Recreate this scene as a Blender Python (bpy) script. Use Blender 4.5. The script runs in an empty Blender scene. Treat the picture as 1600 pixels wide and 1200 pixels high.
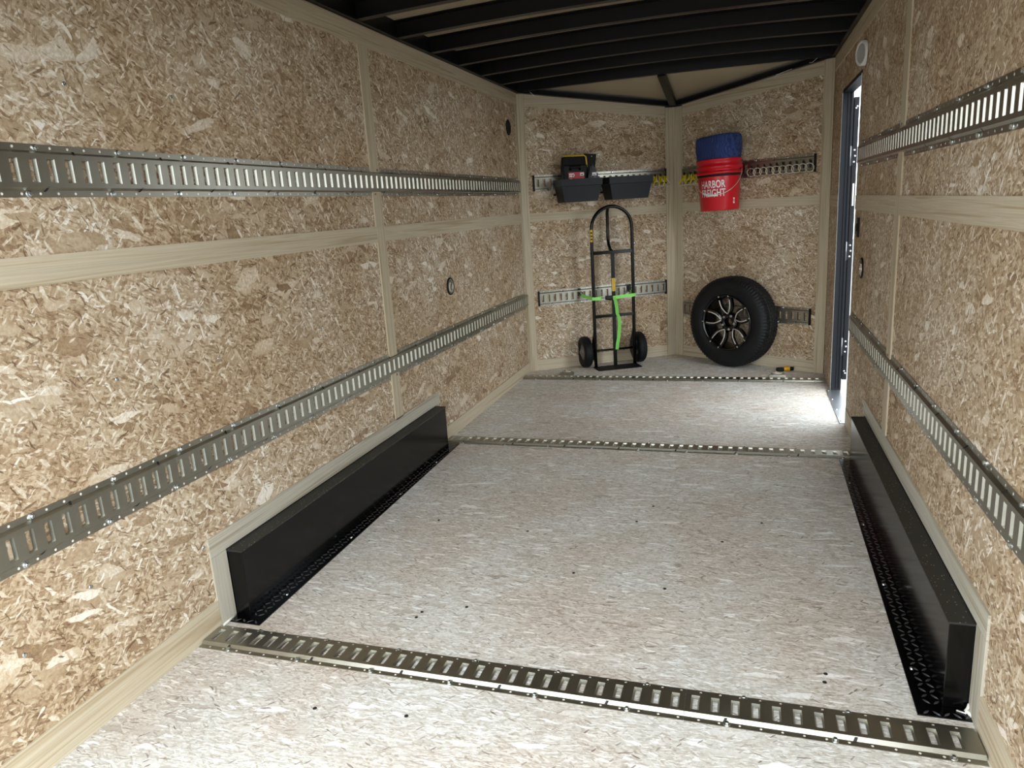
import bpy, bmesh, math, random
from mathutils import Vector, Matrix
random.seed(7)
PI = math.pi
scene = bpy.context.scene
COL = scene.collection

# ------------------------------------------------------------------ camera
W = 2.23; H = 2.158; YC = 5.59; XA = 1.107; YA = 6.303; ZA = 2.025; YR = 0.70
F_PX = 1129.4
yaw, pitch, roll = -0.3184, -0.2365, -0.0633
fw = Vector((math.sin(yaw)*math.cos(pitch), math.cos(yaw)*math.cos(pitch), math.sin(pitch)))
rt = fw.cross(Vector((0, 0, 1))).normalized(); up = rt.cross(fw)
r2 = rt*math.cos(roll) + up*math.sin(roll); u2 = -rt*math.sin(roll) + up*math.cos(roll)
cam = bpy.data.cameras.new('camera'); cam.sensor_width = 36; cam.lens = 36*F_PX/1600; cam.clip_start = 0.02
camo = bpy.data.objects.new('camera', cam); COL.objects.link(camo)
camo.matrix_world = Matrix(((r2.x, u2.x, -fw.x, 1.6692), (r2.y, u2.y, -fw.y, 0), (r2.z, u2.z, -fw.z, 1.3088), (0, 0, 0, 1)))
scene.camera = camo

# ------------------------------------------------------------------ world, sun, exposure
wd = bpy.data.worlds.new('world'); scene.world = wd; wd.use_nodes = True
wd.node_tree.nodes['Background'].inputs['Color'].default_value = (0.90, 0.96, 1.0, 1)
wd.node_tree.nodes['Background'].inputs['Strength'].default_value = 5.2
vs = scene.view_settings
vs.view_transform = 'Standard'; vs.look = 'None'; vs.exposure = 0.18; vs.gamma = 1; vs.use_curve_mapping = False

# ------------------------------------------------------------------ helpers
def s2l(c):
    return tuple(((x/255)/12.92 if x/255 <= 0.04045 else ((x/255+0.055)/1.055)**2.4) for x in c) + (1,)

class NT:
    def __init__(s, name):
        s.m = bpy.data.materials.new(name); s.m.use_nodes = True; s.t = s.m.node_tree
        s.b = s.t.nodes['Principled BSDF']
    def n(s, typ, ins=None, **kw):
        nd = s.t.nodes.new(typ)
        for k, v in kw.items(): setattr(nd, k, v)
        for k, v in (ins or {}).items():
            if isinstance(v, bpy.types.NodeSocket): s.t.links.new(v, nd.inputs[k])
            else: nd.inputs[k].default_value = v
        return nd
    def math(s, op, a, b=None):
        d = {0: a}
        if b is not None: d[1] = b
        return s.n('ShaderNodeMath', d, operation=op).outputs[0]
    def vmath(s, op, a, b): return s.n('ShaderNodeVectorMath', {0: a, 1: b}, operation=op).outputs[0]
    def ramp(s, fac, stops, interp='LINEAR'):
        r = s.n('ShaderNodeValToRGB', {'Fac': fac}); e = r.color_ramp.elements; r.color_ramp.interpolation = interp
        while len(e) < len(stops): e.new(0.5)
        for i, (p, c) in enumerate(stops): e[i].position = p; e[i].color = c
        return r.outputs[0]
    def mix(s, fac, a, b, mode='MIX'):
        nd = s.n('ShaderNodeMix', data_type='RGBA', blend_type=mode)
        for i, v in ((0, fac), (6, a), (7, b)):
            if isinstance(v, bpy.types.NodeSocket): s.t.links.new(v, nd.inputs[i])
            else: nd.inputs[i].default_value = v
        return nd.outputs[2]
    def set(s, **kw):
        for k, v in kw.items():
            k = k.replace('_', ' ')
            if isinstance(v, bpy.types.NodeSocket): s.t.links.new(v, s.b.inputs[k])
            else: s.b.inputs[k].default_value = v
        return s.m
    def bump(s, h, strength=0.3, dist=0.002):
        s.t.links.new(s.n('ShaderNodeBump', {'Height': h, 'Strength': strength, 'Distance': dist}).outputs[0], s.b.inputs['Normal'])

def plain(name, rgb, rough=0.5, metal=0.0, var=0.06, scale=40, spec=0.5):
    t = NT(name); c = s2l(rgb)
    no = t.n('ShaderNodeTexNoise', {'Vector': t.n('ShaderNodeTexCoord').outputs['Object'], 'Scale': scale, 'Detail': 3.0}).outputs[0]
    col = t.mix(no, tuple(x*(1-var) for x in c[:3])+(1,), tuple(min(1, x*(1+var)) for x in c[:3])+(1,))
    t.set(Base_Color=col, Roughness=rough, Metallic=metal)
    t.b.inputs['Specular IOR Level'].default_value = spec
    return t.m

def osb(name, pal, layers, slivers, tint_a, tint_b, warp=0.034, wscale=10.0, shift=0.35, grain=0.5, rough=0.75, dark=(92, 66, 44), spec=0.3):
    """strand board: layers of stretched Voronoi flakes; UV in metres"""
    t = NT(name)
    uv = t.n('ShaderNodeUVMap').outputs[0]
    info = t.n('ShaderNodeObjectInfo').outputs['Random']
    uv = t.vmath('ADD', uv, t.n('ShaderNodeCombineXYZ', {0: t.math('MULTIPLY', info, 17.0), 1: t.math('MULTIPLY', info, 31.0)}).outputs[0])
    nz = t.n('ShaderNodeTexNoise', {'Vector': uv, 'Scale': wscale, 'Detail': 4.0, 'Roughness': 0.5}, noise_dimensions='2D').outputs['Color']
    w = t.vmath('ADD', uv, t.vmath('MULTIPLY', t.vmath('SUBTRACT', nz, (0.5, 0.5, 0.5)), (warp, warp, 0)))
    fine = t.n('ShaderNodeTexNoise', {'Vector': w, 'Scale': 95.0, 'Detail': 3.0, 'Roughness': 0.65}, noise_dimensions='2D').outputs[0]
    fine = t.math('SUBTRACT', fine, 0.5)
    val = None
    def flakes(ang, S, st, i):
        mp = t.n('ShaderNodeMapping', {'Vector': w, 'Rotation': (0, 0, math.radians(ang)), 'Scale': (1, 1/st, 1), 'Location': (i*3.3+.7, i*1.7+.3, 0)}, vector_type='TEXTURE').outputs[0]
        vo = t.n('ShaderNodeTexVoronoi', {'Vector': mp, 'Scale': float(S)}, voronoi_dimensions='2D', feature='F1')
        return vo, t.n('ShaderNodeSeparateColor', {0: vo.outputs['Color']}).outputs
    for i, (ang, S, st, thr, lo, hi) in enumerate(layers):
        vo, sp = flakes(ang, S, st, i)
        # flakes lie over each other: a little darker at their rims
        v = t.math('SUBTRACT', t.math('MULTIPLY_ADD', sp[0], hi-lo), t.math('MULTIPLY', t.math('POWER', vo.outputs['Distance'], 3.0), 0.22))
        v.node.inputs[0].links[0].from_node.inputs[2].default_value = lo
        if i < 4:
            gm = t.n('ShaderNodeMapping', {'Vector': w, 'Rotation': (0, 0, math.radians(ang)), 'Scale': (1, 1/9, 1)}, vector_type='TEXTURE').outputs[0]
            gn = t.n('ShaderNodeTexNoise', {'Vector': gm, 'Scale': 38.0, 'Detail': 1.0}, noise_dimensions='2D').outputs[0]
            v = t.math('ADD', v, t.math('MULTIPLY', t.math('SUBTRACT', gn, 0.5), grain))
        if val is None: val = v
        else:
            mk = t.math('GREATER_THAN', sp[1], thr)
            val = t.n('ShaderNodeMix', {0: mk, 2: val, 3: v}).outputs[0]
    big = t.n('ShaderNodeTexNoise', {'Vector': uv, 'Scale': 1.9, 'Detail': 4.0, 'Roughness': 0.6}, noise_dimensions='2D').outputs[0]
    val = t.math('ADD', val, t.math('ADD', t.math('MULTIPLY', fine, 0.55), t.math('MULTIPLY', t.math('SUBTRACT', big, 0.5), shift)))
    col = t.ramp(val, [(p, s2l(c)) for p, c in pal])
    for i, (ang, S, st, thr) in enumerate(slivers):
        vo, sp = flakes(ang, S, st, 20+i)
        mk = t.math('MULTIPLY', t.math('GREATER_THAN', sp[2], thr), t.math('LESS_THAN', vo.outputs['Distance'], 0.45))
        col = t.mix(t.math('MULTIPLY', mk, t.math('MULTIPLY', sp[0], 0.85)), col, s2l(dark))
    col = t.mix(1.0, col, t.ramp(big, [(0.36, s2l(tint_a)), (0.62, s2l(tint_b))]), 'MULTIPLY')
    t.set(Base_Color=col, Roughness=rough); t.b.inputs['Specular IOR Level'].default_value = spec
    t.bump(fine, 0.25, 0.001)
    return t.m

def wood(name, a, b, rough=0.6):
    t = NT(name)
    uv = t.n('ShaderNodeUVMap').outputs[0]
    rnd = t.n('ShaderNodeObjectInfo').outputs['Random']
    uv = t.vmath('ADD', uv, t.n('ShaderNodeCombineXYZ', {0: t.math('MULTIPLY', rnd, 9.0), 1: t.math('MULTIPLY', rnd, 5.0)}).outputs[0])
    mp = t.n('ShaderNodeMapping', {'Vector': uv, 'Scale': (1.2, 55, 1)}).outputs[0]
    n1 = t.n('ShaderNodeTexNoise', {'Vector': mp, 'Scale': 1.0, 'Detail': 4.0, 'Distortion': 0.6}, noise_dimensions='2D').outputs[0]
    mp2 = t.n('ShaderNodeMapping', {'Vector': uv, 'Scale': (3, 300, 1)}).outputs[0]
    n2 = t.n('ShaderNodeTexNoise', {'Vector': mp2, 'Scale': 1.0, 'Detail': 2.0}, noise_dimensions='2D').outputs[0]
    c = t.ramp(n1, [(0.30, s2l(b)), (0.52, s2l(a)), (0.62, tuple(x*0.88 for x in s2l(a)[:3])+(1,)), (0.75, s2l(a))])
    c = t.mix(0.25, c, t.ramp(n2, [(0.3, (0.55, 0.5, 0.42, 1)), (0.6, (1, 1, 1, 1))]), 'MULTIPLY')
    t.set(Base_Color=c, Roughness=rough); t.b.inputs['Specular IOR Level'].default_value = 0.3
    return t.m

M = {}
M['osb_wall'] = osb('strand_board_wall',
    [(0.0, (98, 76, 58)), (0.25, (146, 122, 96)), (0.5, (177, 156, 129)), (0.75, (200, 184, 161)), (1.0, (236, 229, 218))],
    [(0, 34, 2.4, 0, .3, .72), (30, 20, 2.6, .5, .25, .78), (95, 28, 3.0, .5, .3, .76), (150, 36, 3.0, .5, .3, .8), (60, 46, 3.2, .55, .3, .8), (-20, 62, 2.8, .6, .2, .9), (10, 9, 2.4, .94, .26, .9), (165, 15, 2.8, .92, .24, 1.0), (120, 26, 4.5, .955, .72, 1.0), (40, 44, 5.0, .955, .7, 1.0)],
    [(20, 22, 6, .975), (110, 30, 7, .965), (-30, 44, 5, .955)], (249, 244, 236), (254, 255, 255), shift=.40)
M['osb_floor'] = osb('strand_board_floor',
    [(0.0, (146, 134, 120)), (0.25, (184, 176, 165)), (0.5, (204, 199, 191)), (0.75, (218, 215, 210)), (1.0, (243, 243, 242))],
    [(0, 36, 4.0, 0, .3, .75), (8, 28, 4.5, .5, .25, .8), (-12, 40, 4.5, .5, .3, .8), (28, 42, 4.0, .6, .3, .8), (-35, 50, 4.0, .7, .2, .8), (3, 62, 5.0, .55, .2, .9), (5, 12, 5.0, .94, .2, 1.), (-6, 26, 6.0, .95, .8, 1.05)],
    [(10, 24, 6, .985), (-25, 34, 6, .98), (50, 44, 5, .975)], (253, 247, 242), (253, 255, 255), warp=0.022, dark=(104, 86, 70))
M['trim'] = wood('pale_pine_trim', (200, 188, 164), (174, 157, 128))
M['trim_grey'] = wood('greyed_pine_trim', (192, 187, 172), (162, 153, 134))

def metal(name, rgb, rough, scale=25):
    t = NT(name)
    no = t.n('ShaderNodeTexNoise', {'Vector': t.n('ShaderNodeTexCoord').outputs['Object'], 'Scale': float(scale), 'Detail': 4.0}).outputs[0]
    c = s2l(rgb)
    t.set(Base_Color=t.mix(no, tuple(x*0.85 for x in c[:3])+(1,), c), Metallic=1.0,
          Roughness=t.n('ShaderNodeMapRange', {0: no, 3: rough-0.06, 4: rough+0.08}).outputs[0])
    return t.m
M['zinc'] = metal('zinc_plated_steel', (172, 170, 158), 0.36)
M['zinc_bright'] = metal('bright_zinc', (222, 224, 222), 0.30)
M['screw'] = metal('screw_zinc', (210, 216, 216), 0.25)
M['black_paint'] = plain('black_gloss_paint', (5, 5, 6), 0.17, 0, 0.1, 40, 0.3)
M['navy_frame'] = plain('black_frame_paint', (15, 18, 25), 0.55, 0, 0.06, 40, 0.25)
M['bow_paint'] = plain('black_bow_paint', (4, 5, 8), 0.34, 0, 0.06, 40, 0.4)
M['black_matte'] = plain('black_matte', (8, 8, 9), 0.6, 0, .06, 40, .3)
M['notch'] = plain('notch_dark', (26, 26, 24), 0.6)
M['skin'] = plain('roof_skin', (176, 162, 136), 0.5, 0, 0.08, 3)
M['white'] = plain('white_plastic', (226, 226, 224), 0.4)
M['lens'] = plain('lens_grey', (170, 172, 172), 0.35)
M['sealant'] = plain('white_sealant', (222, 220, 212), 0.5)
M['concrete'] = plain('concrete_ground', (132, 131, 128), 0.9, 0, 0.08, 6)
M['skin_out'] = plain('outer_skin_black', (30, 31, 34), 0.35)
M['aluminium'] = metal('sill_aluminium', (214, 220, 226), 0.32, 12)
M['rubber'] = plain('tyre_rubber', (11, 12, 15), 0.6, 0, 0.06, 40, 0.35)
M['rim_black'] = plain('rim_gloss_black', (9, 9, 11), 0.14)
M['machined'] = plain('machined_face', (205, 196, 186), 0.35, 0.3)
M['red'] = plain('red_bucket_plastic', (196, 18, 34), 0.32, 0, 0.04)
M['white_print'] = plain('white_print', (236, 230, 230), 0.5, 0, 0.02)
M['hole_light'] = plain('hole_board', (232, 226, 216), 0.8)
M['yellow'] = plain('yellow_coating', (222, 204, 40), 0.4)
M['label_yellow'] = plain('yellow_label', (206, 168, 30), 0.45)
M['label_red'] = plain('red_label', (190, 24, 34), 0.4)
M['green'] = plain('lime_webbing', (146, 236, 112), 0.6, 0, 0.12, 160)
M['bin'] = plain('charcoal_plastic', (22, 25, 31), 0.5, 0, 0.06, 40, 0.35)
M['case'] = plain('case_black', (12, 13, 15), 0.55, 0, .06, 40, .3)
M['package'] = plain('package_grey', (78, 80, 84), 0.35)
M['chrome'] = plain('ring_steel', (212, 204, 184), 0.3, 0.35)
M['tread'] = plain('worn_highlit_tread', (104, 106, 110), 0.3, 0.8)  # bumps lighter than the black plate: wear plus highlights put into the colour
M['grey_metal'] = metal('hub_grey', (150, 152, 156), 0.35)
M['amber'] = plain('amber_plastic', (214, 160, 24), 0.4)

def quilt():
    t = NT('blue_quilted_blanket')
    co = t.n('ShaderNodeTexCoord').outputs['Object']
    wv = t.n('ShaderNodeTexWave', {'Vector': co, 'Scale': 22.0, 'Distortion': 9.0, 'Detail': 1.0, 'Detail Scale': 0.9}, bands_direction='X').outputs[0]
    col = t.mix(wv, s2l((26, 42, 92)), s2l((48, 70, 126)))
    t.set(Base_Color=col, Roughness=0.85); t.bump(wv, 0.6, 0.004)
    return t.m
M['quilt'] = quilt()
def dusty():
    t = NT('dusty_black_cap')
    co = t.n('ShaderNodeTexCoord').outputs['Object']
    vo = t.n('ShaderNodeTexVoronoi', {'Vector': co, 'Scale': 150.0})
    no = t.n('ShaderNodeTexNoise', {'Vector': co, 'Scale': 9.0, 'Detail': 2.0}).outputs[0]
    sp = t.n('ShaderNodeSeparateColor', {0: vo.outputs['Color']}).outputs
    mk = t.math('MULTIPLY', t.math('LESS_THAN', vo.outputs['Distance'], 0.24), t.math('GREATER_THAN', t.math('ADD', sp[0], t.math('MULTIPLY', no, 0.6)), 1.12))
    t.set(Base_Color=t.mix(mk, s2l((34, 32, 28)), s2l((158, 148, 128))), Roughness=0.55)
    return t.m
M['dusty'] = dusty()

# ---- mesh building
class MB:
    def __init__(s): s.v = []; s.f = []; s.mi = []; s.sm = []
    def add(s, vs, fs, mi=0, smooth=False):
        o = len(s.v); s.v += [tuple(v) for v in vs]
        for f in fs: s.f.append(tuple(i+o for i in f)); s.mi.append(mi); s.sm.append(smooth)
        return s
    def box(s, a, b, mi=0, bev=0.0):
        (x0, y0, z0), (x1, y1, z1) = [tuple(min(a[i], b[i]) for i in range(3)), tuple(max(a[i], b[i]) for i in range(3))]
        if bev <= 0:
            vs = [(x, y, z) for x in (x0, x1) for y in (y0, y1) for z in (z0, z1)]
            return s.add(vs, [(0, 1, 3, 2), (4, 6, 7, 5), (0, 4, 5, 1), (2, 3, 7, 6), (0, 2, 6, 4), (1, 5, 7, 3)], mi)
        bm = bmesh.new(); bmesh.ops.create_cube(bm, size=1)
        for v in bm.verts: v.co = Vector(((x0+x1)/2+v.co.x*(x1-x0), (y0+y1)/2+v.co.y*(y1-y0), (z0+z1)/2+v.co.z*(z1-z0)))
        bmesh.ops.bevel(bm, geom=bm.edges[:], offset=bev, segments=2, affect='EDGES', profile=0.5)
        return s.bm(bm, mi)
    def bm(s, bm, mi=0, smooth=False):
        bm.verts.index_update()
        s.add([v.co[:] for v in bm.verts], [[v.index for v in f.verts] for f in bm.faces], mi, smooth); bm.free(); return s
    def hexa(s, p, mi=0):   # 8 corners: 4 bottom ccw, 4 top ccw
        return s.add(p, [(3, 2, 1, 0), (4, 5, 6, 7), (0, 1, 5, 4), (1, 2, 6, 5), (2, 3, 7, 6), (3, 0, 4, 7)], mi)
    def lathe(s, prof, n=32, axis='z', c=(0, 0, 0), mi=0, smooth=True, closed=False, cap=False):
        vs = []; m = len(prof)
        for i in range(n):
            a = 2*PI*i/n; ca, sa = math.cos(a), math.sin(a)
            for r, h in prof:
                p = {'z': (r*ca, r*sa, h), 'y': (r*ca, h, r*sa), 'x': (h, r*ca, r*sa)}[axis]
                vs.append((p[0]+c[0], p[1]+c[1], p[2]+c[2]))
        fs = []
        for i in range(n):
            j = (i+1) % n
            for k in range(m if closed else m-1):
                l = (k+1) % m
                fs.append((i*m+k, j*m+k, j*m+l, i*m+l))
        if cap: fs.append(tuple(i*m+m-1 for i in range(n))); fs.append(tuple(i*m for i in reversed(range(n))))
        return s.add(vs, fs, mi, smooth)
    def tube(s, pts, r, n=10, mi=0, closed=False, flat=None, smooth=True, cap=True):
        P = [Vector(p) for p in pts]; N = len(P); rings = []
        T = []
        for i in range(N):
            a = P[(i-1) % N] if (closed or i > 0) else P[0]; b = P[(i+1) % N] if (closed or i < N-1) else P[-1]
            T.append((b-a).normalized())
        ref = Vector((0, 0, 1)) if abs(T[0].z) < 0.9 else Vector((1, 0, 0))
        nrm = (ref - T[0]*ref.dot(T[0])).normalized()
        vs = []
        for i in range(N):
            nrm = (nrm - T[i]*nrm.dot(T[i])).normalized(); bn = T[i].cross(nrm)
            rr = r[i] if isinstance(r, (list, tuple)) else r
            for k in range(n):
                a = 2*PI*k/n; f1, f2 = (1, 1) if flat is None else flat
                vs.append((P[i] + nrm*math.cos(a)*rr*f1 + bn*math.sin(a)*rr*f2)[:])
        fs = []
        for i in range(N if closed else N-1):
            j = (i+1) % N
            for k in range(n): fs.append((i*n+k, i*n+(k+1) % n, j*n+(k+1) % n, j*n+k))
        if cap and not closed: fs.append(tuple(reversed(range(n)))); fs.append(tuple((N-1)*n+k for k in range(n)))
        return s.add(vs, fs, mi, smooth)
    def ribbon(s, pts, wdir, width, th, mi=0):
        P = [Vector(p) for p in pts]; wd_ = Vector(wdir).normalized(); vs = []
        for i, p in enumerate(P):
            T = (P[min(i+1, len(P)-1)] - P[max(i-1, 0)]).normalized(); nn = T.cross(wd_).normalized()
            for a, b in ((-1, -1), (1, -1), (1, 1), (-1, 1)): vs.append((p + wd_*a*width/2 + nn*b*th/2)[:])
        fs = []
        for i in range(len(P)-1):
            for k in range(4): fs.append((i*4+k, i*4+(k+1) % 4, i*4+4+(k+1) % 4, i*4+4+k))
        fs += [(3, 2, 1, 0), tuple(len(vs)-4+k for k in range(4))]
        return s.add(vs, fs, mi)
    def mesh(s, name, mats, grain=None):
        me = bpy.data.meshes.new(name); me.from_pydata(s.v, [], s.f); me.update()
        for m in (mats if isinstance(mats, (list, tuple)) else [mats]): me.materials.append(M[m])
        me.polygons.foreach_set('material_index', s.mi); me.polygons.foreach_set('use_smooth', s.sm)
        bm = bmesh.new(); bm.from_mesh(me); bmesh.ops.recalc_face_normals(bm, faces=bm.faces[:]); bm.to_mesh(me); bm.free()
        uvl = me.uv_layers.new(name='UVMap').data
        for p in me.polygons:
            a = [abs(c) for c in p.normal]; ax = a.index(max(a)); o = [i for i in range(3) if i != ax]
            if grain is not None and grain in o: o = [grain] + [i for i in o if i != grain]
            for li in p.loop_indices:
                co = me.vertices[me.loops[li].vertex_index].co; uvl[li].uv = (co[o[0]], co[o[1]])
        return me
    def build(s, name, mats, parent=None, grain=None, mat=None):
        return link(name, s.mesh(name, mats, grain), parent, mat)

def link(name, data, parent=None, mat=None):
    o = bpy.data.objects.new(name, data); COL.objects.link(o)
    if parent: o.parent = parent
    if mat is not None: o.matrix_basis = mat
    return o
def tag(o, label=None, cat=None, group=None, kind=None):
    for k, v in (('label', label), ('category', cat), ('group', group), ('kind', kind)):
        if v: o[k] = v
    return o
def thing(name, label, cat, mat=None, group=None):
    o = bpy.data.objects.new(name, None); COL.objects.link(o); o.empty_display_size = 0.05
    if mat is not None: o.matrix_basis = mat
    return tag(o, label, cat, group)
def frame(o, x, y, z):
    x, y, z = Vector(x), Vector(y), Vector(z)
    return Matrix(((x.x, y.x, z.x, o[0]), (x.y, y.y, z.y, o[1]), (x.z, y.z, z.z, o[2]), (0, 0, 0, 1)))
A = Vector((0, YC, 0)); B = Vector((XA, YA, 0)); D = Vector((W, YC, 0))
TL = (B-A).normalized(); TR = (D-B).normalized(); LL = (B-A).length; LR = (D-B).length
NL = Vector((TL.y, -TL.x, 0)); NR = Vector((TR.y, -TR.x, 0)); UP = Vector((0, 0, 1))
# local wall frames: x along the wall, y AWAY from the room, z up
MVL = frame(A, TL, -NL, UP); MVR = frame(B, TR, -NR, UP)
# mounted frames: x along, y up, z out into the room
def on_left(y, z): return frame((0, y, z), (0, 1, 0), UP, (1, 0, 0))
def on_right(y, z): return frame((W, y, z), (0, -1, 0), UP, (-1, 0, 0))
def on_vl(t, z, off=0): return frame(A+TL*t+NL*off+UP*z, TL, UP, NL)
def on_vr(t, z, off=0): return frame(B+TR*t+NR*off+UP*z, TR, UP, NR)
def on_floor(x, y): return frame((x, y, 0), (1, 0, 0), (0, 1, 0), UP)
# standing frames: x along wall, y out into room = -local y ; z up
def st_vl(t, off, z=0): return frame(A+TL*t+NL*off+UP*z, TL, -NL, UP)
def st_vr(t, off, z=0): return frame(B+TR*t+NR*off+UP*z, TR, -NR, UP)

def struct(name, mb, mats, mat=None, grain=None, label=None, cat=None):
    o = mb.build(name, mats, None, grain, mat); tag(o, label, cat, None, 'structure'); return o

# ------------------------------------------------------------------ the setting
TH = 0.010     # panel thickness
WT = 0.050     # wall thickness
struct('ground', MB().box((-30, -30, -0.62), (30, 30, -0.55)), 'concrete', label='pale concrete ground outside the trailer', cat='ground')
fl_mb = MB(); fl_mb.add([(0, YR, 0), (W, YR, 0), (W, YC, 0), (XA, YA, 0), (0, YC, 0), (0, YR, -.03), (W, YR, -.03), (W, YC, -.03), (XA, YA, -.03), (0, YC, -.03)],
    [(0, 1, 2, 3, 4), (9, 8, 7, 6, 5), (0, 5, 6, 1), (1, 6, 7, 2), (2, 7, 8, 3), (3, 8, 9, 4), (4, 9, 5, 0)])
floor = struct('floor', fl_mb, 'osb_floor', grain=0, label='pale strand board floor of the trailer', cat='floor')

ZT = H + 0.10
DY0, DY1, DZ0, DZ1 = 4.33, 5.10, 0.0, 1.875      # side door opening
wl = struct('wall_left', MB().box((-WT, YR, -.03), (-TH, YC+.04, ZT)), 'skin_out', label='left trailer wall lined with tan strand board sheets', cat='wall')
wr_mb = MB()
wr_mb.box((W+TH, YR, -.03), (W+WT, DY0, ZT)); wr_mb.box((W+TH, DY1, -.03), (W+WT, YC+.04, ZT)); wr_mb.box((W+TH, DY0, DZ1), (W+WT, DY1, ZT)); wr_mb.box((W+TH, DY0, -.03), (W+WT, DY1, -0.004))
wr = struct('wall_right', wr_mb, 'skin_out', label='right trailer wall lined with tan strand board, with a doorway', cat='wall')
vl = struct('wall_front_left', MB().box((-.06, TH, -.03), (LL, WT, ZT)), 'skin_out', MVL, label='left slanted nose wall of strand board behind the hand truck', cat='wall')
vr = struct('wall_front_right', MB().box((0, TH, -.03), (LR, WT, ZT)), 'skin_out', MVR, label='right slanted nose wall of strand board behind the wheel', cat='wall')
def panel(parent, a, b, mat='osb_wall'):
    return MB().box(a, b).build('panel', mat, parent)
SV = 3.19; SZ = 1.235; G = 0.0015
for (y0, y1) in ((YR, SV), (SV, YC)):
    for (z0, z1) in ((0, SZ), (SZ, H)): panel(wl, (-TH, y0+G, z0+G), (0, y1-G, z1-G))
SVR = 3.168
for (y0, y1, z0, z1) in ((YR, SVR, 0, SZ), (YR, SVR, SZ, H), (SVR, DY0, 0, SZ), (SVR, DY0, SZ, H), (DY0, DY1, DZ1, H), (DY1, YC, 0, SZ), (DY1, YC, SZ, H)):
    panel(wr, (W, y0+G, z0+G), (W+TH, y1-G, z1-G))
def vpanel(parent, x0, x1, z0, z1a, z1b):
    mb = MB(); mb.hexa([(x0, 0, z0), (x1, 0, z0), (x1, TH, z0), (x0, TH, z0), (x0, 0, z1a), (x1, 0, z1b), (x1, TH, z1b), (x0, TH, z1a)])
    return mb.build('panel', 'osb_wall', parent)
vpanel(vl, 0, LL, 0, SZ-G, SZ-G); vpanel(vl, 0, LL, SZ+G, H-.01, ZA-.01)
vpanel(vr, 0, LR, 0, SZ-G, SZ-G); vpanel(vr, 0, LR, SZ+G, ZA-.01, H-.01)

hd_ = MB().box((-WT, YR-.06, 1.93), (W+WT, YR-.001, ZT)); hd_.box((-WT, YR-.06, -.03), (.05, YR-.001, 1.93)); hd_.box((W-.05, YR-.06, -.03), (W+WT, YR-.001, 1.93))
struct('trim_rear_shade_frame', hd_, 'skin_out', label='black steel frame around the open rear end', cat='door frame')  # out of view; header added to keep sky light off the upper walls
# trims ---------------------------------------------------------------
TN = [0]
def trim(mb, label, mats='trim', grain=1, mat=None, name=None):
    TN[0] += 1
    return struct(name or 'trim_%d' % TN[0], mb, mats, mat, grain, label, 'trim')
T1 = 0.006
def lb(y0, y1, z0, z1, t=T1): return MB().box((0, y0, z0), (t, y1, z1), 0)
def rb(y0, y1, z0, z1, t=T1): return MB().box((W-t, y0, z0), (W, y1, z1), 0)
# left wall
ys = [YR, 2.62, 4.1, YC-.004]
for i in range(3): trim(lb(ys[i], ys[i+1]-.001, 2.070, H), 'pale pine board along the top of the left wall, %s length' % ('nearest', 'middle', 'farthest')[i])
trim(lb(YR, SV-.042, 1.197, 1.270), 'pale pine rail board across the left wall, near half')
trim(lb(SV+.042, YC-.05, 1.197, 1.270), 'pale pine rail board across the left wall, far half')
trim(lb(SV-.042, SV+.042, .312, 2.0695), 'upright pine batten on the left wall', grain=2)
trim(lb(YC-.05, YC, .0, 2.0695, .004), 'narrow pine batten at the far end of the left wall', grain=2)
BB = 0.10
trim(lb(YR, 1.764, 0, BB), 'pine baseboard on the left wall in the foreground', name='baseboard_left')
trim(lb(3.705, YC-.05, 0, BB-.015), 'pine baseboard on the left wall beyond the wheel box', name='baseboard_left_far')
BN, BF, BH, BW = 1.842, 3.640, 0.246, 0.0632
trim(lb(1.765, 3.70, BH+.004, .318), 'greyed pine strip above the left wheel box', 'trim_grey')
trim(lb(1.765, BN-.003, 0, BH+.003), 'short upright pine strip at the near end of the left wheel box', 'trim_grey', 2)
# right wall
for i in range(2): trim(rb((YR, 3.2)[i], (3.199, YC)[i], 2.070, H), 'pale pine board along the top of the right wall, %s length' % ('near', 'far')[i])
trim(rb(YR, SVR-.042, 1.197, 1.270), 'pale pine rail board across the right wall, near half')
trim(rb(SVR+.042, DY0-.004, 1.197, 1.270), 'pale pine rail board across the right wall, beside the doorway')
trim(rb(DY1+.02, YC-.01, 1.197, 1.270), 'short pine rail board between the doorway and the nose')
trim(rb(SVR-.042, SVR+.042, .318, 2.0695), 'upright pine batten on the right wall', grain=2)
trim(rb(YR, 1.764, 0, BB), 'pine baseboard on the right wall in the foreground', name='baseboard_right')
trim(rb(3.705, DY0-.01, 0, BB), 'pine baseboard on the right wall before the doorway', name='baseboard_right_far')
trim(rb(1.765, 3.70, BH+.004, .318), 'greyed pine strip above the right wheel box', 'trim_grey')
trim(rb(1.765, BN-.003, 0, BH+.003), 'short upright pine strip at the near end of the right wheel box', 'trim_grey', 2)
# nose walls
def vslope(x0, x1, L_, za, zb, hgt):
    f = lambda x: za+(zb-za)*x/L_
    return MB().hexa([(x0, -T1, f(x0)-hgt), (x1, -T1, f(x1)-hgt), (x1, 0, f(x1)-hgt), (x0, 0, f(x0)-hgt), (x0, -T1, f(x0)), (x1, -T1, f(x1)), (x1, 0, f(x1)), (x0, 0, f(x0))])
def vb(x0, x1, z0, z1, t=T1): return MB().box((x0, -t, z0), (x1, 0, z1), 0)
trim(vslope(.062, LL-.078, LL, H, ZA, .085), 'sloping pine board along the top of the left nose wall', grain=0, mat=MVL)
trim(vslope(.088, LR-.078, LR, ZA, H, .085), 'sloping pine board along the top of the right nose wall', grain=0, mat=MVR)
trim(vb(.0, .060, 0, H-.004, .008), 'upright pine corner board where left wall meets the nose', grain=2, mat=MVL)
trim(vb(LL-.076, LL-.004, 0, ZA, .008), 'upright pine corner board left of the nose point', grain=2, mat=MVL)
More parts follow.
